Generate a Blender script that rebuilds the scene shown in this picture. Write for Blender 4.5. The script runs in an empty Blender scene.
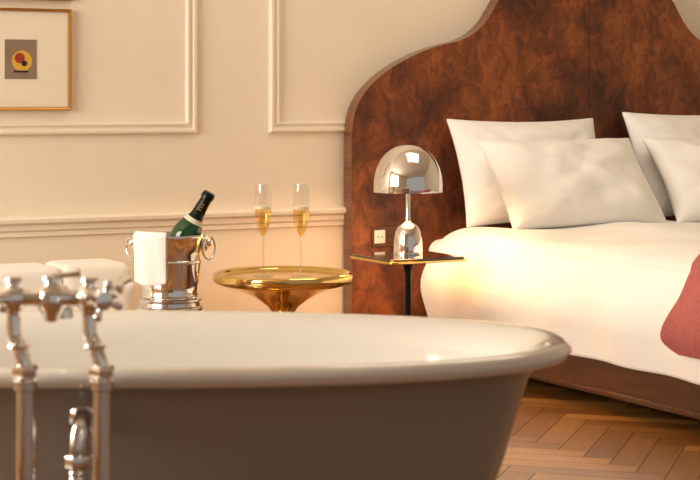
import bpy, bmesh, math, random
from mathutils import Vector, Matrix, noise
random.seed(4)
S28,C28=math.sin(math.radians(28)),math.cos(math.radians(28))
RIGHT=Vector((C28,-S28,0)); FWD=Vector((S28,C28,0))
scn=bpy.context.scene
scn.view_settings.view_transform='Standard'
scn.view_settings.look='None'
scn.view_settings.exposure=0

# ---------------- materials ----------------
def srgb(r,g,b):
    f=lambda c:(c/255/12.92) if c/255<=.04045 else ((c/255+.055)/1.055)**2.4
    return (f(r),f(g),f(b),1)
def mat(name,col,rough=.5,metal=0,noise_amt=0,nscale=20,bump=0,bscale=60,trans=0,ior=1.45,coat=0,emit=None,estr=0,sheen=0,sss=0):
    m=bpy.data.materials.new(name); m.use_nodes=True
    nt=m.node_tree; b=nt.nodes['Principled BSDF']
    b.inputs['Base Color'].default_value=col
    b.inputs['Roughness'].default_value=rough
    b.inputs['Metallic'].default_value=metal
    b.inputs['Transmission Weight'].default_value=trans
    b.inputs['IOR'].default_value=ior
    b.inputs['Coat Weight'].default_value=coat
    b.inputs['Coat Roughness'].default_value=.08
    b.inputs['Sheen Weight'].default_value=sheen
    if emit:
        b.inputs['Emission Color'].default_value=emit; b.inputs['Emission Strength'].default_value=estr
    tc=nt.nodes.new('ShaderNodeTexCoord')
    if noise_amt>0:
        n=nt.nodes.new('ShaderNodeTexNoise'); n.inputs['Scale'].default_value=nscale; n.inputs['Detail'].default_value=4
        nt.links.new(tc.outputs['Object'],n.inputs['Vector'])
        r=nt.nodes.new('ShaderNodeValToRGB')
        r.color_ramp.elements[0].position=.3; r.color_ramp.elements[1].position=.7
        r.color_ramp.elements[0].color=tuple(c*(1-noise_amt) for c in col[:3])+(1,)
        r.color_ramp.elements[1].color=tuple(min(1,c*(1+noise_amt)) for c in col[:3])+(1,)
        nt.links.new(n.outputs['Fac'],r.inputs['Fac']); nt.links.new(r.outputs['Color'],b.inputs['Base Color'])
    if bump>0:
        n2=nt.nodes.new('ShaderNodeTexNoise'); n2.inputs['Scale'].default_value=bscale; n2.inputs['Detail'].default_value=3
        nt.links.new(tc.outputs['Object'],n2.inputs['Vector'])
        bp=nt.nodes.new('ShaderNodeBump'); bp.inputs['Strength'].default_value=bump; bp.inputs['Distance'].default_value=.01
        nt.links.new(n2.outputs['Fac'],bp.inputs['Height']); nt.links.new(bp.outputs['Normal'],b.inputs['Normal'])
    return m
def thin_glass(name,tint,refl=(1,1,1,1)):
    m=bpy.data.materials.new(name); m.use_nodes=True; nt=m.node_tree
    for n in list(nt.nodes):
        if n.type!='OUTPUT_MATERIAL': nt.nodes.remove(n)
    out=[n for n in nt.nodes][0]
    t=nt.nodes.new('ShaderNodeBsdfTransparent'); t.inputs[0].default_value=tint
    g=nt.nodes.new('ShaderNodeBsdfGlossy'); g.inputs['Roughness'].default_value=.03; g.inputs['Color'].default_value=refl
    lw=nt.nodes.new('ShaderNodeLayerWeight'); lw.inputs['Blend'].default_value=.5
    pw=nt.nodes.new('ShaderNodeMath'); pw.operation='POWER'; pw.inputs[1].default_value=3
    ma=nt.nodes.new('ShaderNodeMath'); ma.operation='MULTIPLY_ADD'; ma.inputs[1].default_value=.38; ma.inputs[2].default_value=.09
    nt.links.new(lw.outputs['Facing'],pw.inputs[0]); nt.links.new(pw.outputs[0],ma.inputs[0])
    mx=nt.nodes.new('ShaderNodeMixShader')
    nt.links.new(ma.outputs[0],mx.inputs[0]); nt.links.new(t.outputs[0],mx.inputs[1]); nt.links.new(g.outputs[0],mx.inputs[2])
    nt.links.new(mx.outputs[0],out.inputs['Surface']); return m
M_wall=mat('wall_paint',srgb(237,224,203),.6,noise_amt=.02,nscale=3,bump=.05)
M_trim=mat('trim_paint',srgb(240,228,209),.45)
M_ceil=mat('ceiling_paint',srgb(240,230,214),.7)
M_chrome=mat('chrome',(.88,.86,.84,1),.05,1)
M_chrome2=mat('chrome_satin',(.74,.72,.70,1),.16,1)
M_brass=mat('polished_brass',srgb(232,198,122),.09,1,noise_amt=.03,nscale=6)
M_gold=mat('gilt_frame',srgb(196,146,74),.35,.8)
M_enamel=mat('bath_enamel',srgb(236,231,223),.10,coat=.8)
M_taupe=mat('bath_grey_paint',srgb(152,144,138),.25,noise_amt=.02,nscale=4,coat=.25)
M_linen=mat('white_linen',srgb(250,248,244),.8,bump=.12,bscale=30,sheen=.1)
M_uph=mat('cream_upholstery',srgb(242,237,228),.85,bump=.15,bscale=200,sheen=.2)
M_throw=mat('rose_throw',srgb(184,102,97),.95,noise_amt=.08,nscale=60,bump=.4,bscale=150)
M_black=mat('black_metal',srgb(30,26,24),.35,.6)
M_plaster=mat('porcelain',srgb(245,240,230),.2)
M_paper=mat('picture_mat',srgb(236,224,204),.8)
M_art=mat('art_tan',srgb(140,118,98),.8,noise_amt=.1)
M_yel=mat('art_yellow',srgb(215,170,60),.7)
M_red=mat('art_red',srgb(160,50,40),.7)
M_blk=mat('art_black',srgb(35,30,30),.7)
M_glass=thin_glass('clear_glass',(.95,.95,.94,1))
M_champ=thin_glass('champagne',(.98,.83,.50,1),(1,.9,.6,1))
M_ice=mat('ice',(1,1,1,1),.1,trans=1,ior=1.3)
M_foam=mat('champagne_foam',srgb(250,240,215),.6)
M_bottle=mat('bottle_green_glass',srgb(18,64,30),.06,coat=.6)
M_foil=mat('bottle_foil',srgb(20,30,24),.28,.5)
M_foilg=mat('bottle_gold_band',srgb(212,170,80),.25,.9)
M_label=mat('bottle_label',srgb(225,215,190),.6)
M_socket=mat('socket_plate',srgb(92,58,34),.4)
M_smoke=mat('smoked_glass_top',srgb(50,44,36),.04,coat=1)
M_bulb=mat('lamp_bulb',(1,.8,.5,1),.5,emit=(1,.68,.36,1),estr=25)
M_lampin=mat('lamp_inner',srgb(250,225,180),.5)

def wood(name,c1,c2,c3,rough=.25,coat=.5,burl=True):
    m=bpy.data.materials.new(name); m.use_nodes=True; nt=m.node_tree; b=nt.nodes['Principled BSDF']
    tc=nt.nodes.new('ShaderNodeTexCoord')
    n1=nt.nodes.new('ShaderNodeTexNoise'); n1.inputs['Scale'].default_value=20 if burl else 3
    n1.inputs['Detail'].default_value=10; n1.inputs['Roughness'].default_value=.72; n1.inputs['Distortion'].default_value=1.0 if burl else .4
    mp=nt.nodes.new('ShaderNodeMapping'); mp.inputs['Scale'].default_value=(1.0,1,.75) if burl else (6,.8,6)
    nt.links.new(tc.outputs['Object'],mp.inputs['Vector']); nt.links.new(mp.outputs['Vector'],n1.inputs['Vector'])
    fac=n1.outputs['Fac']
    if burl:
        n2=nt.nodes.new('ShaderNodeTexNoise'); n2.inputs['Scale'].default_value=3.2; n2.inputs['Detail'].default_value=4; n2.inputs['Distortion'].default_value=1
        nt.links.new(mp.outputs['Vector'],n2.inputs['Vector'])
        mm=nt.nodes.new('ShaderNodeMix'); mm.inputs[0].default_value=.5
        nt.links.new(n1.outputs['Fac'],mm.inputs[2]); nt.links.new(n2.outputs['Fac'],mm.inputs[3]); fac=mm.outputs[0]
    r=nt.nodes.new('ShaderNodeValToRGB'); e=r.color_ramp.elements
    e[0].position=.38 if burl else .3; e[0].color=c1; e[1].position=.62 if burl else .72; e[1].color=c3
    x=e.new(.5); x.color=c2
    nt.links.new(fac,r.inputs['Fac']); nt.links.new(r.outputs['Color'],b.inputs['Base Color'])
    b.inputs['Roughness'].default_value=rough; b.inputs['Coat Weight'].default_value=coat; b.inputs['Coat Roughness'].default_value=.25
    return m
M_burl=wood('burl_walnut',srgb(60,28,13),srgb(108,54,24),srgb(156,88,42),.48,.10)
M_burl_edge=wood('walnut_edge',srgb(86,46,24),srgb(110,62,34),srgb(134,80,46),burl=False)
M_rail=wood('bed_rail_wood',srgb(58,32,18),srgb(80,46,26),srgb(100,60,34),.4,.2,burl=False)

# ---------------- mesh helpers ----------------
def link(o): scn.collection.objects.link(o); return o
def empty(name,loc=(0,0,0)):
    e=bpy.data.objects.new(name,None); e.empty_display_size=.05; e.location=loc; return link(e)
def mesh(name,verts,faces,mats,parent=None,smooth=True,midx=None,loc=None):
    me=bpy.data.meshes.new(name); me.from_pydata([tuple(v) for v in verts],[],faces)
    if not isinstance(mats,(list,tuple)): mats=[mats]
    for m in mats: me.materials.append(m)
    if midx:
        for p,i in zip(me.polygons,midx): p.material_index=i
    bm=bmesh.new(); bm.from_mesh(me); bmesh.ops.recalc_face_normals(bm,faces=bm.faces); bm.to_mesh(me); bm.free()
    for p in me.polygons: p.use_smooth=smooth
    o=link(bpy.data.objects.new(name,me))
    if loc is not None: o.location=loc
    if parent: o.parent=parent
    return o
def smooth_angle(o,a=35):
    m=o.modifiers.new('es','EDGE_SPLIT'); m.split_angle=math.radians(a)
def box(name,c,s,m,parent=None,bev=.004,rot=None,seg=2):
    bm=bmesh.new(); bmesh.ops.create_cube(bm,size=1)
    for v in bm.verts: v.co=Vector((v.co.x*s[0],v.co.y*s[1],v.co.z*s[2]))
    me=bpy.data.meshes.new(name); bm.to_mesh(me); bm.free(); me.materials.append(m)
    o=link(bpy.data.objects.new(name,me)); o.location=c
    if rot: o.rotation_euler=rot
    if bev>0:
        b=o.modifiers.new('bev','BEVEL'); b.width=bev; b.segments=seg
    if parent: o.parent=parent
    return o
def lathe(name,prof,m,parent=None,loc=(0,0,0),n=64,midx=None,quat=None,split=40):
    verts=[];faces=[];mi=[]
    for (r,z) in prof:
        for k in range(n):
            a=2*math.pi*k/n; verts.append((r*math.cos(a),r*math.sin(a),z))
    for i in range(len(prof)-1):
        for k in range(n):
            k2=(k+1)%n; faces.append((i*n+k,i*n+k2,(i+1)*n+k2,(i+1)*n+k)); mi.append(midx[i] if midx else 0)
    o=mesh(name,verts,faces,m,parent,True,mi,loc)
    bm=bmesh.new(); bm.from_mesh(o.data); bmesh.ops.remove_doubles(bm,verts=bm.verts,dist=1e-5)
    bmesh.ops.dissolve_degenerate(bm,edges=bm.edges,dist=1e-6); bmesh.ops.recalc_face_normals(bm,faces=bm.faces)
    for f in bm.faces: f.smooth=True
    bm.to_mesh(o.data); bm.free()
    if quat: o.rotation_mode='QUATERNION'; o.rotation_quaternion=quat
    if split: smooth_angle(o,split)
    return o
def tube(name,pts,rad,m,parent=None,n=20,sub=8,cap=True):
    P=[Vector(p) for p in pts]; R=rad if isinstance(rad,(list,tuple)) else [rad]*len(P)
    if len(P)>2 and sub>1:
        Q=[];RR=[]
        for i in range(len(P)-1):
            p0=P[max(i-1,0)];p1=P[i];p2=P[i+1];p3=P[min(i+2,len(P)-1)]
            for s in range(sub):
                t=s/sub
                Q.append(.5*((2*p1)+(p2-p0)*t+(2*p0-5*p1+4*p2-p3)*t*t+(-p0+3*p1-3*p2+p3)*t**3)); RR.append(R[i]*(1-t)+R[i+1]*t)
        Q.append(P[-1]);RR.append(R[-1]); P,R=Q,RR
    verts=[];faces=[]; up=None
    for i,p in enumerate(P):
        t=(P[min(i+1,len(P)-1)]-P[max(i-1,0)]).normalized()
        if up is None: up=t.orthogonal().normalized()
        up=(up-t*up.dot(t)).normalized(); b=t.cross(up)
        for k in range(n):
            a=2*math.pi*k/n; verts.append(p+(up*math.cos(a)+b*math.sin(a))*R[i])
    for i in range(len(P)-1):
        for k in range(n):
            k2=(k+1)%n; faces.append((i*n+k,i*n+k2,(i+1)*n+k2,(i+1)*n+k))
    if cap: faces.append(tuple(range(n))); faces.append(tuple((len(P)-1)*n+k for k in range(n)))
    o=mesh(name,verts,faces,m,parent); smooth_angle(o,50); return o
def sphere(name,c,r,m,parent=None,scale=(1,1,1)):
    bm=bmesh.new(); bmesh.ops.create_uvsphere(bm,u_segments=32,v_segments=18,radius=r)
    for f in bm.faces: f.smooth=True
    me=bpy.data.meshes.new(name); bm.to_mesh(me); bm.free(); me.materials.append(m)
    o=link(bpy.data.objects.new(name,me)); o.location=c; o.scale=scale
    if parent: o.parent=parent
    return o
def frame_mould(name,x0,x1,z0,z1,ywall,prof,m,parent=None,smooth=False):
    verts=[];faces=[]
    for (o,h) in prof:
        y=ywall-h
        verts+=[(x0+o,y,z0+o),(x1-o,y,z0+o),(x1-o,y,z1-o),(x0+o,y,z1-o)]
    for i in range(len(prof)-1):
        for k in range(4):
            k2=(k+1)%4; faces.append((i*4+k,i*4+k2,(i+1)*4+k2,(i+1)*4+k))
    return mesh(name,verts,faces,m,parent,smooth)
def extr_x(name,x0,x1,prof,ywall,m):
    verts=[];faces=[]
    for (h,z) in prof: verts+=[(x0,ywall-h,z),(x1,ywall-h,z)]
    for i in range(len(prof)-1): faces.append((2*i,2*i+1,2*i+3,2*i+2))
    faces.append(tuple(2*i for i in range(len(prof)))); faces.append(tuple(2*i+1 for i in range(len(prof))))
    return mesh(name,verts,faces,m,None,False)

# ---------------- room shell ----------------
YW=6.0; XL=-1.7; XR=6.6; YF=-1.6; H=3.0
box('wall_back',((XL+XR)/2,YW+.1,H/2),(XR-XL+.4,.2,H),M_wall,bev=0)
box('wall_right',(XR+.1,(YF+YW)/2,H/2),(.2,YW-YF,H),M_wall,bev=0)
box('ceiling',((XL+XR)/2,(YF+YW)/2,H+.05),(XR-XL+.4,YW-YF+.4,.1),M_ceil,bev=0)
wl=empty('wall_left')
wy0,wy1,wz0,wz1=2.9,5.5,.7,2.6
box('below',(XL-.1,(YF+YW)/2,wz0/2),(.2,YW-YF,wz0),M_wall,wl,0)
box('above',(XL-.1,(YF+YW)/2,(wz1+H)/2),(.2,YW-YF,H-wz1),M_wall,wl,0)
box('pier_a',(XL-.1,(YF+wy0)/2,(wz0+wz1)/2),(.2,wy0-YF,wz1-wz0),M_wall,wl,0)
box('pier_b',(XL-.1,(YW+wy1)/2,(wz0+wz1)/2),(.2,YW-wy1,wz1-wz0),M_wall,wl,0)
wn=empty('added_window_1')  # invented window, out of view, added for side light and chrome reflections
for i,y in enumerate([wy0+.03,(wy0+wy1)/2,wy1-.03]): box('mullion_%d'%i,(XL-.1,y,(wz0+wz1)/2),(.06,.06,wz1-wz0),M_trim,wn)
for i,z in enumerate([wz0+.03,1.9,wz1-.03]): box('rail_%d'%i,(XL-.1,(wy0+wy1)/2,z),(.05,wy1-wy0,.06),M_trim,wn)

def build_floor():
    W=.085;n=5;gap=.0012
    bm=bmesh.new(); col=bm.loops.layers.color.new('plank')
    uvl=bm.loops.layers.uv.new('UVMap')
    ca=math.cos(math.radians(45)); 
    def add(x,y,sx,sy):
        c=Vector((x+sx/2,y+sy/2)); cw=Vector(((c.x-c.y)*ca,(c.x+c.y)*ca))
        if not(XL-.3<cw.x<XR+.3 and YF-.3<cw.y<YW+.1): return
        g=gap; pts=[(x+g,y+g),(x+sx-g,y+g),(x+sx-g,y+sy-g),(x+g,y+sy-g)]
        vs=[bm.verts.new(((p[0]-p[1])*ca,(p[0]+p[1])*ca,0)) for p in pts]
        f=bm.faces.new(vs); v=random.random(); w=random.random(); long_x=sx>sy
        for l,p in zip(f.loops,pts):
            l[col]=(v,w,0,1)
            a,b=(p[0],p[1]) if long_x else (p[1],p[0]); l[uvl].uv=(a+v*13,b+w*7)
    R=130
    for a in range(-R,R):
        for b in range(-R,R):
            if (a-b)%(2*n)==0: add(a*W,b*W,n*W,W)
            elif (a-b)%(2*n)==2*n-1: add(a*W,b*W,W,n*W)
    base=[bm.verts.new(p) for p in [(XL,YF,-.004),(XR,YF,-.004),(XR,YW,-.004),(XL,YW,-.004)]]
    low=[bm.verts.new((v.co.x,v.co.y,-.08)) for v in base]
    fb=bm.faces.new(base)
    bm.faces.new(low[::-1])
    for k in range(4): bm.faces.new((base[k],low[k],low[(k+1)%4],base[(k+1)%4]))
    me=bpy.data.meshes.new('floor'); bm.to_mesh(me); bm.free()
    m=bpy.data.materials.new('oak_parquet'); m.use_nodes=True; nt=m.node_tree; bs=nt.nodes['Principled BSDF']
    at=nt.nodes.new('ShaderNodeVertexColor'); at.layer_name='plank'
    sp=nt.nodes.new('ShaderNodeSeparateColor'); nt.links.new(at.outputs['Color'],sp.inputs['Color'])
    uv=nt.nodes.new('ShaderNodeTexCoord'); mp=nt.nodes.new('ShaderNodeMapping'); mp.inputs['Scale'].default_value=(3,45,1)
    nt.links.new(uv.outputs['UV'],mp.inputs['Vector'])
    nz=nt.nodes.new('ShaderNodeTexNoise'); nz.inputs['Scale'].default_value=1.5; nz.inputs['Detail'].default_value=5
    nt.links.new(mp.outputs['Vector'],nz.inputs['Vector'])
    mx=nt.nodes.new('ShaderNodeMath'); mx.operation='MULTIPLY_ADD'; mx.inputs[1].default_value=.5
    nt.links.new(nz.outputs['Fac'],mx.inputs[0])
    m2=nt.nodes.new('ShaderNodeMath'); m2.operation='MULTIPLY'; m2.inputs[1].default_value=.55
    nt.links.new(sp.outputs['Red'],m2.inputs[0]); nt.links.new(m2.outputs[0],mx.inputs[2])
    r=nt.nodes.new('ShaderNodeValToRGB'); e=r.color_ramp.elements
    e[0].position=.15; e[0].color=srgb(110,67,30); e[1].position=.85; e[1].color=srgb(190,134,70)
    nt.links.new(mx.outputs[0],r.inputs['Fac']); nt.links.new(r.outputs['Color'],bs.inputs['Base Color'])
    bs.inputs['Roughness'].default_value=.3; bs.inputs['Coat Weight'].default_value=.2
    me.materials.append(m); me.materials.append(mat('parquet_gap',srgb(60,34,18),.8))
    for p in me.polygons[-6:]: p.material_index=1
    return link(bpy.data.objects.new('floor',me))
build_floor()

pm=[(0,0),(0,.012),(.006,.018),(.014,.018),(.018,.009),(.028,.009),(.031,.016),(.037,.016),(.042,.0)]
frame_mould('trim_1',.5,2.560,.88,2.6,YW,pm,M_trim)
frame_mould('trim_2',2.850,6.1,.88,2.6,YW,pm,M_trim)
extr_x('trim_3',XL,XR,[(0,.525),(.010,.53),(.010,.545),(.018,.552),(.018,.568),(.034,.578),(.036,.590),(.030,.597),(0,.599)],YW,M_trim)
extr_x('trim_4',XL,XR,[(0,2.72),(.02,2.73),(.05,2.8),(.10,2.9),(.12,3.0),(0,3.0)],YW,M_trim)
extr_x('baseboard_back',XL,XR,[(0,0),(.022,0),(.022,.12),(.012,.135),(.008,.15),(0,.152)],YW,M_trim)

def picture(x0,x1,z0,z1,art=True):
    e=empty('framed_picture',((x0+x1)/2,YW,(z0+z1)/2)); 
    def ad(o): o.parent=e; o.matrix_parent_inverse=Matrix.Translation(-Vector(e.location))
    ad(frame_mould('frame',x0,x1,z0,z1,YW,[(0,0),(0,.02),(.003,.024),(.008,.022),(.011,.014)],M_gold))
    cx,cz=(x0+x1)/2,(z0+z1)/2
    ad(box('mount',(cx,YW-.007,cz),(x1-x0-.01,.012,z1-z0-.01),M_paper,None,0))
    ad(box('print',(cx,YW-.014,cz),(.112,.002,.135),M_art,None,0))
    def disc(n,x,z,r,m,y,sz=1):
        vs=[(x+r*math.cos(a*math.pi/16),y,z+sz*r*math.sin(a*math.pi/16)) for a in range(32)]
        ad(mesh(n,vs,[tuple(range(32))],m,None,False))
    disc('circle_yellow',cx+.004,cz-.006,.036,M_yel,YW-.0155)
    disc('circle_red',cx-.004,cz+.004,.018,M_red,YW-.0160)
    disc('circle_dark',cx+.012,cz-.014,.010,M_blk,YW-.0165)
    ad(box('bar_dark',(cx,YW-.0160,cz-.042),(.05,.001,.006),M_blk,None,0))
picture(1.722,2.083,.965,1.315)
picture(1.722,2.090,1.345,1.70)

# ---------------- headboard + bed ----------------
bed=empty('bed'); hb=empty('headboard')
XC=4.235
left=[(3.155,0),(3.155,.86),(3.162,.925),(3.182,.985),(3.222,1.04),(3.285,1.095),(3.365,1.143),(3.455,1.183),(3.54,1.210),(3.62,1.228),(3.69,1.258),(3.745,1.305),(3.785,1.36),(3.82,1.41),(3.88,1.46),(3.97,1.50),(4.10,1.525)]
def cr(P,sub=6):
    P=[Vector((a,b,0)) for a,b in P]; Q=[]
    for i in range(len(P)-1):
        p0=P[max(i-1,0)];p1=P[i];p2=P[i+1];p3=P[min(i+2,len(P)-1)]
        for s in range(sub):
            t=s/sub; q=.5*((2*p1)+(p2-p0)*t+(2*p0-5*p1+4*p2-p3)*t*t+(-p0+3*p1-3*p2+p3)*t**3); Q.append((q.x,q.y))
    Q.append((P[-1].x,P[-1].y)); return Q
lf=[left[0]]+cr(left[1:])
def panel(name,pts,y0,y1,m,me_,bev=.0015):
    n=len(pts); v=[(a,y0,b) for a,b in pts]+[(a,y1,b) for a,b in pts]
    f=[tuple(range(n)),tuple(range(n,2*n))[::-1]]+[(k,(k+1)%n,(k+1)%n+n,k+n) for k in range(n)]
    o=mesh(name,v,f,[m,me_],hb,False,[0,0]+[1]*n)
    b=o.modifiers.new('b','BEVEL'); b.width=bev; b.segments=2; b.limit_method='ANGLE'; b.angle_limit=math.radians(50)
    return o
pl=lf+[(XC-.0015,1.53),(XC-.0015,0)]
pr=[(2*XC-a,b) for a,b in pl][::-1]
panel('panel_left',pl,5.92,5.985,M_burl,M_burl_edge)
panel('panel_right',pr,5.92,5.985,M_burl,M_burl_edge)
XB0,XB1=3.42,2*XC-3.42; YB0,YB1=3.87,5.915
box('side_rail_left',(XB0+.02,(YB0+YB1)/2,.108),(.04,YB1-YB0,.115),M_rail,bed,.006)
box('side_rail_right',(XB1-.02,(YB0+YB1)/2,.108),(.04,YB1-YB0,.115),M_rail,bed,.006)
box('rail_lip_left',(XB0+.015,(YB0+YB1)/2,.066),(.05,YB1-YB0,.014),M_rail,bed,.004)
box('foot_rail',(XC,YB0+.02,.108),(XB1-XB0-.08,.04,.115),M_rail,bed,.006)
box('slat_base',(XC,(YB0+YB1)/2,.15),(XB1-XB0-.09,YB1-YB0-.09,.03),M_rail,bed,0)
for i,(x,y) in enumerate([(XB0+.1,YB0+.1),(XB1-.1,YB0+.1),(XB0+.1,YB1-.1),(XB1-.1,YB1-.1),(XC,4.9)]):
    box('leg_%d'%i,(x,y,.0675),(.07,.07,.135),M_black,bed,.004)
box('mattress',(XC,(YB0+YB1)/2+.01,.32),(XB1-XB0-.06,YB1-YB0-.06,.31),M_linen,bed,.05,seg=5)
def duvet(name,y0,y1,xl,xr,ztop,zbot,m,parent,amp=.012,R=.12,off=0,seed=0,NT=110):
    prof=[(0.0,0),(-.02,.2),(-.035,.38),(-.03,.55),(.0,.74),(.035,.87),(.085,.955),(.16,.992),(.28,1.0)]
    pc=cr(prof,5); hw=(xr-xl)/2; xc=(xl+xr)/2
    cs=[(-hw+a,b) for a,b in pc]; nmid=46
    xs0=cs[-1][0]
    cs+= [(xs0+(-2*xs0)*k/nmid,1.0) for k in range(1,nmid)]
    cs+= [(-a,b) for a,b in cs[:len(pc)][::-1]]
    V=[];F=[];n=len(cs)
    for j in range(NT+1):
        y=y0+(y1-y0)*j/NT; dist=min(y-y0,y1-y); inset=0
        if dist<R: inset=R*(1-math.sqrt(max(0,1-((R-dist)/R)**2)))
        for (cx,cz) in cs:
            x=xc+cx; 
            z=zbot+(ztop-zbot-inset*.8)*cz
            side=1-cz
            x+=(-1 if cx>0 else 1)*inset*.25*(abs(cx)/hw)
            nv=noise.noise(Vector((x*2.2+seed,y*2.6,z*3)))*amp*1.6+noise.noise(Vector((x*6,y*7+seed,z*5)))*amp*.5
            fold=math.sin(y*17+2*noise.noise(Vector((y*2,seed,0))))*.010*min(1,side*1.5)
            if cz>.9: z+=nv+off
            x+=(-1 if cx<0 else 1)*(off+ (nv*.7+fold)*min(1,side*2))
            V.append((x,y,z))
    for j in range(NT):
        for i in range(n-1): F.append((j*n+i,j*n+i+1,(j+1)*n+i+1,(j+1)*n+i))
    F.append(tuple(range(n))); F.append(tuple(NT*n+i for i in range(n))[::-1])
    F.append(tuple(j*n for j in range(NT+1))[::-1]+tuple(j*n+n-1 for j in range(NT+1)))
    return mesh(name,V,F,m,parent)
duvet('duvet',3.80,5.80,3.385,2*XC-3.385,.522,.168,M_linen,bed,amp=.019)
def throw():
    V=[];F=[];nt=40
    hw=XC-3.385
    prof=[(-.02,.25),(-.045,.4),(-.042,.55),(-.01,.76),(.03,.9),(.085,.985),(.16,1.02),(.28,1.03)]
    pc=cr(prof,8); cs=[(-hw+a,b) for a,b in pc]
    x0=cs[-1][0]; cs+=[(x0+.9*k/40,1.03) for k in range(1,41)]
    n=len(cs)
    for j in range(nt+1):
        t=j/nt
        for i,(cx,cz) in enumerate(cs):
            x=XC+cx; s=max(0,x-3.36)
            ye=4.20+.42*min(s,.35)+.02*math.sin(cz*6)+.07*(1-cz)
            if cz<.4: ye-= (.4-cz)**2*3
            y=3.74+(ye-3.74)*t
            z=.168+(.525-.168)*cz
            w=noise.noise(Vector((x*5,y*8,z*4)))*.012+math.sin(y*40+x*4)*.004
            if cz>.9: z+=.022+w+noise.noise(Vector((x*2.2,y*2.6,z*3)))*.02
            x-=(.026+abs(w))*(1 if cz<.97 else .2)
            if y<3.86 and cz>.5: z-=((3.86-y)/.12)**2*.10
            V.append((x,y,z))
    for j in range(nt):
        for i in range(n-1): F.append((j*n+i,j*n+i+1,(j+1)*n+i+1,(j+1)*n+i))
    o=mesh('throw_blanket',V,F,M_throw,bed)
    so=o.modifiers.new('s','SOLIDIFY'); so.thickness=.014; so.offset=1
    sb=o.modifiers.new('ss','SUBSURF'); sb.levels=1; sb.render_levels=1
throw()
def pillow(c,w,h,T,tilt,seed,rz=0):
    N=44;V=[];F=[]
    for side in (1,-1):
        for j in range(N+1):
            for i in range(N+1):
                u=-1+2*i/N; v=-1+2*j/N
                x=w/2*u*(1-.07*(1-v*v)); y=h/2*v*(1-.08*(1-u*u))
                t=T*((1-abs(u)**3)*(1-abs(v)**3))**.55
                t*=1-.10*v
                nv=noise.noise(Vector((u*2.2+seed,v*2.2,side)))*.024+noise.noise(Vector((u*5+seed,v*5,side)))*.006
                edge=(1-u**4)*(1-v**4)
                cr_=math.sin(math.atan2(v,u)*22+seed)*.004*min(1,(u*u*v*v)*3)*edge
                V.append((x,y,side*(t+nv*edge+cr_)+side*.004))
    o_=(N+1)**2
    for s in (0,1):
        for j in range(N):
            for i in range(N):
                a=s*o_+j*(N+1)+i; q=(a,a+1,a+N+2,a+N+1); F.append(q if s==0 else q[::-1])
    ring=[i for i in range(N+1)]+[j*(N+1)+N for j in range(1,N+1)]+[N*(N+1)+i for i in range(N-1,-1,-1)]+[j*(N+1) for j in range(N-1,0,-1)]
    for k in range(len(ring)):
        a,b=ring[k],ring[(k+1)%len(ring)]; F.append((a,b,b+o_,a+o_))
    p=mesh('pillow',V,F,M_linen,None,True,None,c); p.rotation_euler=(math.radians(tilt),0,math.radians(rz))
    sb=p.modifiers.new('ss','SUBSURF'); sb.levels=1; sb.render_levels=1
    return p
pillow((3.855,5.765,.728),.68,.43,.085,70,1.3)
pillow((3.915,5.575,.690),.72,.40,.090,54,5.1,2)
pillow((4.685,5.765,.742),.70,.45,.085,70,9.7)
pillow((4.685,5.575,.690),.72,.40,.090,54,13.4,-2)

ws=empty('wall_socket',(3.295,5.915,.487))
box('plate',(0,0,0),(.115,.010,.078),M_socket,ws,.003)
box('insert_white',(-.026,-.004,0),(.046,.008,.050),M_plaster,ws,.003)
box('insert_bronze',(.028,-.004,0),(.046,.008,.050),M_rail,ws,.003)
for i,x in enumerate((-.026,.028)):
    for k in (-1,1): box('pin_%d_%d'%(i,k+1),(x+k*.008,-.009,0),(.004,.003,.004),M_blk,ws,0)

# ---------------- bedside table ----------------
BT=Vector((3.087,5.38,0)); bt=empty('bedside_table',BT)
def rsq(a,r,n=8):
    P=[]
    for cx,cy,a0 in ((a-r,a-r,0),(-a+r,a-r,90),(-a+r,-a+r,180),(a-r,-a+r,270)):
        for k in range(n+1):
            t=math.radians(a0+90*k/n); P.append((cx+r*math.cos(t),cy+r*math.sin(t)))
    return P
def slab(name,P,z0,z1,m,parent,bev=.002):
    n=len(P); v=[(x,y,z0) for x,y in P]+[(x,y,z1) for x,y in P]
    f=[tuple(range(n))[::-1],tuple(range(n,2*n))]+[(k,(k+1)%n,(k+1)%n+n,k+n) for k in range(n)]
    o=mesh(name,v,f,m,parent,False); b=o.modifiers.new('b','BEVEL'); b.width=bev; b.segments=2; b.limit_method='ANGLE'; return o
slab('brass_edge',rsq(.154,.03),.450,.459,M_brass,bt)
slab('top',rsq(.148,.025),.4585,.466,M_smoke,bt)
lathe('column',[(0,.018),(.020,.018),(.012,.04),(.011,.40),(.02,.435),(.05,.448),(0,.448)],M_black,bt)
lathe('foot',[(0,0),(.135,0),(.137,.006),(.13,.014),(.03,.022),(0,.022)],M_black,bt)

# ---------------- table lamp ----------------
lp=empty('table_lamp',(BT.x,BT.y,.466))
lathe('base',[(0,0),(.050,0),(.0505,.004),(.0495,.03),(.048,.055),(.044,.078),(.036,.097),(.024,.108),(.013,.113),(.0095,.118),(.008,.13),(.0075,.225),(0,.225)],M_chrome,lp)
pr_=[(.1185,.217),(.119,.222),(.1188,.240)]
for k in range(1,19):
    a=math.pi/2*k/18; pr_.append((.1188*math.cos(a)**.92 if k<18 else 0,.240+.142*math.sin(a)))
inner=[(max(r-.003,0),z-.003 if z>.24 else z) for r,z in pr_[::-1]]
lathe('dome',pr_+inner+[pr_[0]],[M_chrome,M_lampin],lp,midx=[0]*(len(pr_)-1)+[1]*(len(inner)+0)+[0],n=96)
lathe('collar',[(0,.225),(.016,.225),(.018,.235),(.018,.25),(0,.25)],M_chrome,lp,n=32)
sphere('bulb',(0,0,.278),.026,M_bulb,lp)
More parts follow.
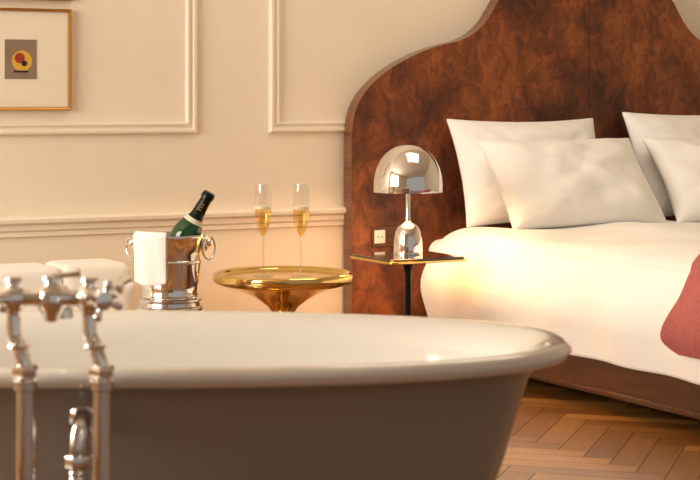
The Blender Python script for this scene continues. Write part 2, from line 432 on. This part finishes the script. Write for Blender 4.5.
L=bpy.data.lights.new('lamp_glow','POINT'); L.energy=10; L.color=(1,.55,.22); L.shadow_soft_size=.015
lo=link(bpy.data.objects.new('lamp_glow',L)); lo.location=(.02,.085,.231); lo.parent=lp

# ---------------- brass table ----------------
TB=Vector((2.576,5.312,0)); tb=empty('brass_side_table',TB)
prof=[(0,0),(.165,0),(.172,.006),(.165,.014),(.12,.03),(.07,.07),(.035,.14),(.022,.22),(.022,.26),(.030,.295),(.052,.325),(.088,.350),(.13,.371),(.175,.387),(.212,.398),(.224,.403),(.2295,.411),(.2295,.428),(.2265,.4345),(.221,.4365),(.215,.4345),(.210,.428),(.204,.4235),(.19,.422),(0,.422)]
lathe('spun_body',prof,M_brass,tb,n=96,split=60)
def flute(x,y,z):
    e=empty('champagne_flute',(x,y,z))
    outer=[(0,.0005),(.034,.0005),(.035,.0015),(.028,.003),(.010,.006),(.0050,.012),(.0042,.05),(.0042,.118),(.0055,.128),(.012,.142),(.019,.160),(.0250,.185),(.0268,.205),(.0265,.245),(.0240,.303)]
    lathe('glass',outer,M_glass,e,n=48,split=0)
    lathe('rim',[(.0240,.302),(.0245,.3028),(.0242,.3036),(.0237,.3032)],M_plaster,e,n=48)
    liq=[(0,.132),(.005,.134),(.0108,.1435),(.018,.1625),(.0240,.186),(.0258,.205),(.0257,.2195),(0,.2195)]
    lathe('champagne',liq,M_champ,e,n=48,split=40)
    lathe('foam',[(0,.220),(.0255,.220),(.0255,.2295),(.02,.228),(0,.2285)],M_foam,e,n=48)
for s in (-.066,.059):
    p=TB+RIGHT*s+FWD*(.01 if s<0 else -.0); flute(p.x,p.y,.4222)

# ---------------- champagne bucket + stand ----------------
BK=Vector((2.135,5.207,0)); ZB=.385
st=empty('bucket_stand',BK)
lathe('pedestal',[(0,0),(.14,0),(.142,.006),(.13,.014),(.04,.028),(.016,.05),(.013,.30),(.02,.325),(.06,.338),(.098,.342),(.102,.348),(.102,.356),(.094,.362),(.092,.374),(.098,.378),(.098,.383),(.092,.385),(0,.385)],M_chrome2,st)
bk=empty('champagne_bucket',BK+Vector((0,0,ZB)))
bo=[(0,0),(.084,0),(.089,.004),(.090,.012),(.087,.018),(.090,.04),(.096,.09),(.101,.14),(.106,.180),(.111,.186),(.113,.192),(.111,.198),(.106,.198),(.1035,.190),(.0985,.14),(.0935,.09),(.0875,.04),(.08,.018),(0,.016)]
bo=[(r*.97,z) for r,z in bo]
lathe('pail',bo,M_chrome,bk,n=80,split=60)
lathe('band',[(.0945,.108),(.0975,.110),(.0985,.114),(.0975,.118),(.0955,.12)],M_chrome,bk,n=80)
for s in (-1,1):
    d=RIGHT*s
    base=d*.101+Vector((0,0,.165))
    sphere('handle_boss_%d'%(s+1),base+d*.002,.018,M_chrome,bk,(1,1,1.25))
    sphere('handle_knob_%d'%(s+1),base+d*.016+Vector((0,0,.006)),.014,M_chrome,bk)
    pts=[]
    tn=(FWD*.82+RIGHT*.57*s).normalized()
    for k in range(25):
        a=2*math.pi*k/24; pts.append(base+d*(.014)+Vector((0,0,-.010))+tn*.030*math.sin(a)*1.0+Vector((0,0,.034*math.cos(a)))+d*.006)
    tube('handle_ring_%d'%(s+1),pts,.0042,M_chrome,bk,12,2)
for k in range(16):
    a=random.random()*6.28; r=random.random()*.05+.015
    box('ice_%d'%k,(r*math.cos(a),r*math.sin(a),.13+random.random()*.03),(.028,.028,.028),M_ice,bk,.004,(random.random(),random.random(),random.random()))
def napkin():
    V=[];F=[];nu=36;nv=44
    for j in range(nv+1):
        t=j/nv
        for i in range(nu+1):
            u=i/nu; a=math.radians(-118-66*u)
            if t<.2: q=t/.2; r=.093+.004*q; z=.13+.070*q
            elif t<.32: q=(t-.2)/.12; r=.097+.022*q; z=.200+.010*math.sin(math.pi*q)
            else:
                q=(t-.32)/.68; r=.119-.006*q; z=.200-.145*q-.008*math.sin(u*3.1)*q
            r+= .0022*math.sin(u*11+t*2)*(.3+t)
            V.append((r*math.cos(a),r*math.sin(a),z))
    for j in range(nv):
        for i in range(nu): F.append((j*(nu+1)+i,j*(nu+1)+i+1,(j+1)*(nu+1)+i+1,(j+1)*(nu+1)+i))
    o=mesh('napkin',V,F,M_linen,bk); s=o.modifiers.new('s','SOLIDIFY'); s.thickness=.003; s.offset=0
napkin()
axis=(RIGHT*.5+Vector((0,0,.866))-FWD*.04).normalized()
mouth=FWD*5.6+RIGHT*(-.4356)+Vector((0,0,.712))
basep=mouth-axis*.30
bp=[(0,.006),(.03,0),(.041,.003),(.046,.012),(.046,.135),(.0455,.155),(.0405,.176),(.033,.194),(.0255,.208),(.0215,.220),(.0205,.226),(.021,.2265),(.0195,.245),(.0185,.262),(.0175,.276),(.0205,.278),(.0210,.284),(.0205,.290),(.019,.296),(.0175,.300),(0,.301)]
mi=[0,0,0,0,0,0,0,3,1,1,2,1,1,1,1,1,1,1,1,1]
cb=empty('champagne_bottle',basep); cb.rotation_mode='QUATERNION'; cb.rotation_quaternion=Vector((0,0,1)).rotation_difference(axis)
lathe('bottle',bp,[M_bottle,M_foil,M_foilg,M_label],cb,n=48,midx=mi,split=50)
for i,zz in enumerate((.240,.250,.259)):
    vv=.0205-(zz-.226)*.06
    o=box('foil_emblem_%d'%i,(0,0,0),(.001,.010,.005),M_foilg,cb,0)
    dcam=cb.rotation_quaternion.inverted()@(-FWD); ang=math.atan2(dcam.y,dcam.x)
    o.location=(vv*math.cos(ang),vv*math.sin(ang),zz); o.rotation_euler=(0,0,ang)

# ---------------- channel-back settee ----------------
se=empty('channel_settee')
def cushion(name,c,s,m,parent,p=4.0,N=24):
    V=[];F=[]
    for j in range(N+1):
        ph=-math.pi/2+math.pi*j/N
        for i in range(2*N):
            th=math.pi*i/N
            f=lambda w,e: math.copysign(abs(w)**e,w)
            e=2/p
            V.append((c[0]+s[0]/2*f(math.cos(ph),e)*f(math.cos(th),e),c[1]+s[1]/2*f(math.cos(ph),e)*f(math.sin(th),e),c[2]+s[2]/2*f(math.sin(ph),e)))
    n=2*N
    for j in range(N):
        for i in range(n): F.append((j*n+i,j*n+(i+1)%n,(j+1)*n+(i+1)%n,(j+1)*n+i))
    o=mesh(name,V,F,m,parent)
    bm=bmesh.new(); bm.from_mesh(o.data); bmesh.ops.remove_doubles(bm,verts=bm.verts,dist=1e-5); bm.to_mesh(o.data); bm.free()
    return o
xe=2.155
for k in range(4):
    cushion('back_channel_%d'%k,(xe-.1185-.237*k,5.70,.30),(.246,.24,.32+ (.008 if k==0 else 0)),M_uph,se,9,32)
cushion('seat',(xe-.474,5.60,.22),(.93,.44,.16),M_uph,se,6)
box('frame',(xe-.474,5.62,.11),(.92,.40,.10),M_uph,se,.02)
for i,(x,y) in enumerate([(xe-.06,5.46),(xe-.88,5.46),(xe-.06,5.78),(xe-.88,5.78)]):
    lathe('leg_%d'%i,[(0,0),(.012,0),(.018,.07),(0,.07)],M_rail,se,(x,y,0),n=20)

# ---------------- bathtub ----------------
tub=empty('freestanding_bathtub')
TM=Matrix.Translation((1.023,2.850,0))@Matrix.Rotation(math.radians(-30.3),4,'Z')
A,B=.80,.385
rings=[(.235,.0),(.24,.03),(.225,.06),(.195,.10),(.158,.16),(.128,.24),(.106,.33),(.088,.42),(.075,.50),(.065,.552),(.056,.572),
 (.044,.576),(.024,.577),(.008,.582),(.000,.592),(.003,.601),(.014,.607),(.028,.608),(.042,.605),(.056,.596),(.068,.582),
 (.080,.555),(.098,.48),(.122,.38),(.152,.28),(.190,.215),(.24,.185),(.30,.178)]
def tubmesh():
    n=144;V=[];F=[];mi=[];p=2.35
    for (ins,z) in rings:
        ia=ins if ins<=.06 else .06+(ins-.06)*1.75
        a=A-ia;b=B-ins
        for k in range(n):
            t=2*math.pi*k/n; c,s=math.cos(t),math.sin(t)
            x=a*math.copysign(abs(c)**(2/p),c); y=b*math.copysign(abs(s)**(2/p),s)
            V.append(TM@Vector((x,y,z)))
    nr=len(rings)
    for j in range(nr-1):
        for k in range(n):
            k2=(k+1)%n; F.append((j*n+k,j*n+k2,(j+1)*n+k2,(j+1)*n+k)); mi.append(1 if j<11 else 0)
    F.append(tuple(range(n))[::-1]); mi.append(1)
    F.append(tuple((nr-1)*n+k for k in range(n))); mi.append(0)
    o=mesh('basin',V,F,[M_enamel,M_taupe],tub,True,mi); smooth_angle(o,60)
tubmesh()
lathe('drain',[(0,.1805),(.024,.1805),(.028,.179),(.03,.178)],M_chrome,tub,TM@Vector((-.25,0,0)),n=32)

# ---------------- bath mixer (standing) ----------------
def VP(r,d,z): return RIGHT*r+FWD*d+Vector((0,0,z))
mx=empty('bath_mixer_tap')
DP=2.568
K=1.28
def S(pr): return [(r*K,z*1.12) for r,z in pr]
for nm,r in (('left',-.463),('right',-.354)):
    b=VP(r,DP,0)
    lathe('standpipe_'+nm,[(0,0),(.034,0),(.034,.006),(.018,.016),(.0150,.03),(.0140,.05),(.0140,.585),(.0180,.588),(.0180,.600),(.0140,.604),(0,.604)],M_chrome,mx,b,n=40)
    lean=-.020
    pts=[VP(r,DP,.600),VP(r-.001,DP,.622),VP(r-.010,DP+.006,.645),VP(r+lean+.002,DP+.012,.662),VP(r+lean,DP+.015,.690),VP(r+lean,DP+.015,.705)]
    tube('leg_'+nm,pts,[v*K for v in (.0095,.0085,.009,.0085,.008,.010)],M_chrome,mx,24,8)
    lathe('union_'+nm,S([(0,0),(.0145,0),(.0155,.003),(.0155,.009),(.012,.014),(0,.014)]),M_chrome,mx,VP(r,DP,.606),n=6,split=20)
    lathe('ring_'+nm,S([(.008,0),(.0125,.002),(.0135,.005),(.0125,.008),(.008,.010)]),M_chrome,mx,VP(r+lean*.55,DP+.007,.642),n=32)
    c=VP(r+lean,DP+.015,.716)
    lathe('valve_'+nm,S([(0,-.018),(.009,-.018),(.013,-.012),(.0155,-.004),(.0155,.004),(.012,.012),(.008,.016),(.0075,.020),(.0105,.022),(.009,.026),(0,.027)]),M_chrome,mx,c,n=36)
    out=(-FWD*.8+RIGHT*(.5 if nm=='right' else -.5)).normalized()
    q=Vector((0,0,1)).rotation_difference(out)
    lathe('spindle_'+nm,S([(0,0),(.010,0),(.011,.008),(.0075,.014),(.0065,.026),(.010,.029),(.0115,.033),(.010,.038),(0,.040)]),M_chrome,mx,c+out*.010,n=28,quat=q)
    h=c+out*.048; s1=out.cross(Vector((0,0,1))).normalized(); s2=Vector((0,0,1))
    for i,ang in enumerate((20,110,200,290)):
        v=(s1*math.cos(math.radians(ang))+s2*math.sin(math.radians(ang)))
        tube('arm_%s_%d'%(nm,i),[h+v*.004,h+v*.015,h+v*.024,h+v*.030],[.0052,.0046,.0070,.0050],M_chrome,mx,14,4)
    lathe('cap_'+nm,[(0,0),(.0105,0),(.0105,.003),(0,.006)],M_chrome,mx,h+out*.002,n=24,quat=q)
cl=VP(-.483,DP+.015,.716); c_r=VP(-.374,DP+.015,.716); mid=(cl+c_r)/2
tube('bridge',[cl,cl*.75+c_r*.25,mid,cl*.25+c_r*.75,c_r],[.013,.012,.017,.012,.013],M_chrome,mx,24,6)
lathe('diverter',S([(0,-.030),(.008,-.030),(.010,-.022),(.0155,-.012),(.0165,0),(.014,.010),(.008,.016),(.007,.022),(.011,.024),(.010,.028),(0,.030)]),M_chrome,mx,mid,n=36)
tube('spout',[mid,mid+FWD*.04+Vector((0,0,.002)),mid+FWD*.085,mid+FWD*.115-Vector((0,0,.015)),mid+FWD*.12-Vector((0,0,.042))],[.012,.0115,.0115,.012,.014],M_chrome,mx,24,8)
tube('diverter_lever',[mid+Vector((0,0,.030)),mid+RIGHT*.022+Vector((0,0,.033)),mid+RIGHT*.040+Vector((0,0,.036))],[.0055,.0042,.007],M_chrome,mx,14,4)
tube('cradle',[c_r,c_r+RIGHT*.022+Vector((0,0,.002)),c_r+RIGHT*.036+Vector((0,0,.006)),c_r+RIGHT*.040+Vector((0,0,.012))],[.010,.008,.008,.010],M_chrome,mx,20,6)
tube('hand_shower_handle',[c_r+RIGHT*.040+FWD*-.01+Vector((0,0,.010)),c_r+RIGHT*.040+FWD*.02+Vector((0,0,.014)),c_r+RIGHT*.040+FWD*.08+Vector((0,0,.012))],[.009,.0085,.013],M_chrome,mx,20,6)

# overflow and waste pipe (part of the tub)
a0=VP(-.392,2.69,.530)
qf=Vector((0,0,1)).rotation_difference(-FWD)
lathe('overflow_flange',[(0,0),(.028,0),(.029,.006),(.024,.012),(.017,.016),(.017,.03),(0,.03)],M_chrome2,tub,a0,n=40,quat=qf)
tube('overflow_elbow',[a0-FWD*.01,a0-FWD*.045+Vector((0,0,.002)),a0-FWD*.072+Vector((0,0,-.006)),a0-FWD*.080+RIGHT*-.002+Vector((0,0,-.030)),a0-FWD*.080+RIGHT*-.003+Vector((0,0,-.050))],.0135,M_chrome2,tub,28,8)
lathe('elbow_nut',[(0,0),(.018,0),(.019,.003),(.019,.014),(.018,.017),(0,.017)],M_chrome2,tub,a0-FWD*.080+RIGHT*-.003+Vector((0,0,-.062)),n=8,split=20)
cor=[];zz=.0;tp=a0.z-.06
while zz<tp:
    cor+= [(.0120,zz),(.0135,zz+.002),(.0135,zz+.004),(.0120,zz+.006)]; zz+=.008
bpz=a0-FWD*.080+RIGHT*-.003; 
lathe('ribbed_waste_pipe',[(0,0)]+cor+[(0,zz)],M_chrome2,tub,(bpz.x,bpz.y,0),n=28,split=70)

# ---------------- lights ----------------
def area(name,loc,target,size,energy,col,sy=None):
    l=bpy.data.lights.new(name,'AREA'); l.energy=energy; l.color=col; l.size=size
    if sy: l.shape='RECTANGLE'; l.size_y=sy
    o=link(bpy.data.objects.new(name,l)); o.location=loc
    o.rotation_euler=(Vector(target)-Vector(loc)).to_track_quat('-Z','Y').to_euler(); return o
area('added_side_light',(XL-.35,4.1,1.7),(3.2,4.7,.7),2.5,205,(1,.92,.80),1.9)  # added soft side light, shining in through the invented window opening
area('added_ceiling_fill',(3.3,4.6,2.9),(3.4,4.9,0),1.4,22,(1,.86,.68))  # added soft overhead fill, not a known ceiling fixture
w=bpy.data.worlds.new('w'); scn.world=w; w.use_nodes=True
w.node_tree.nodes['Background'].inputs[0].default_value=(1,.93,.85,1)
w.node_tree.nodes['Background'].inputs[1].default_value=.36

# ---------------- camera ----------------
cam=bpy.data.cameras.new('camera'); co=link(bpy.data.objects.new('camera',cam))
co.location=(0,0,1.0); co.rotation_euler=(math.radians(90),0,math.radians(-28))
cam.sensor_width=36; cam.lens=1800/700*36; cam.shift_y=-.2
cam.dof.use_dof=True; cam.dof.focus_distance=6.0; cam.dof.aperture_fstop=9
scn.camera=co
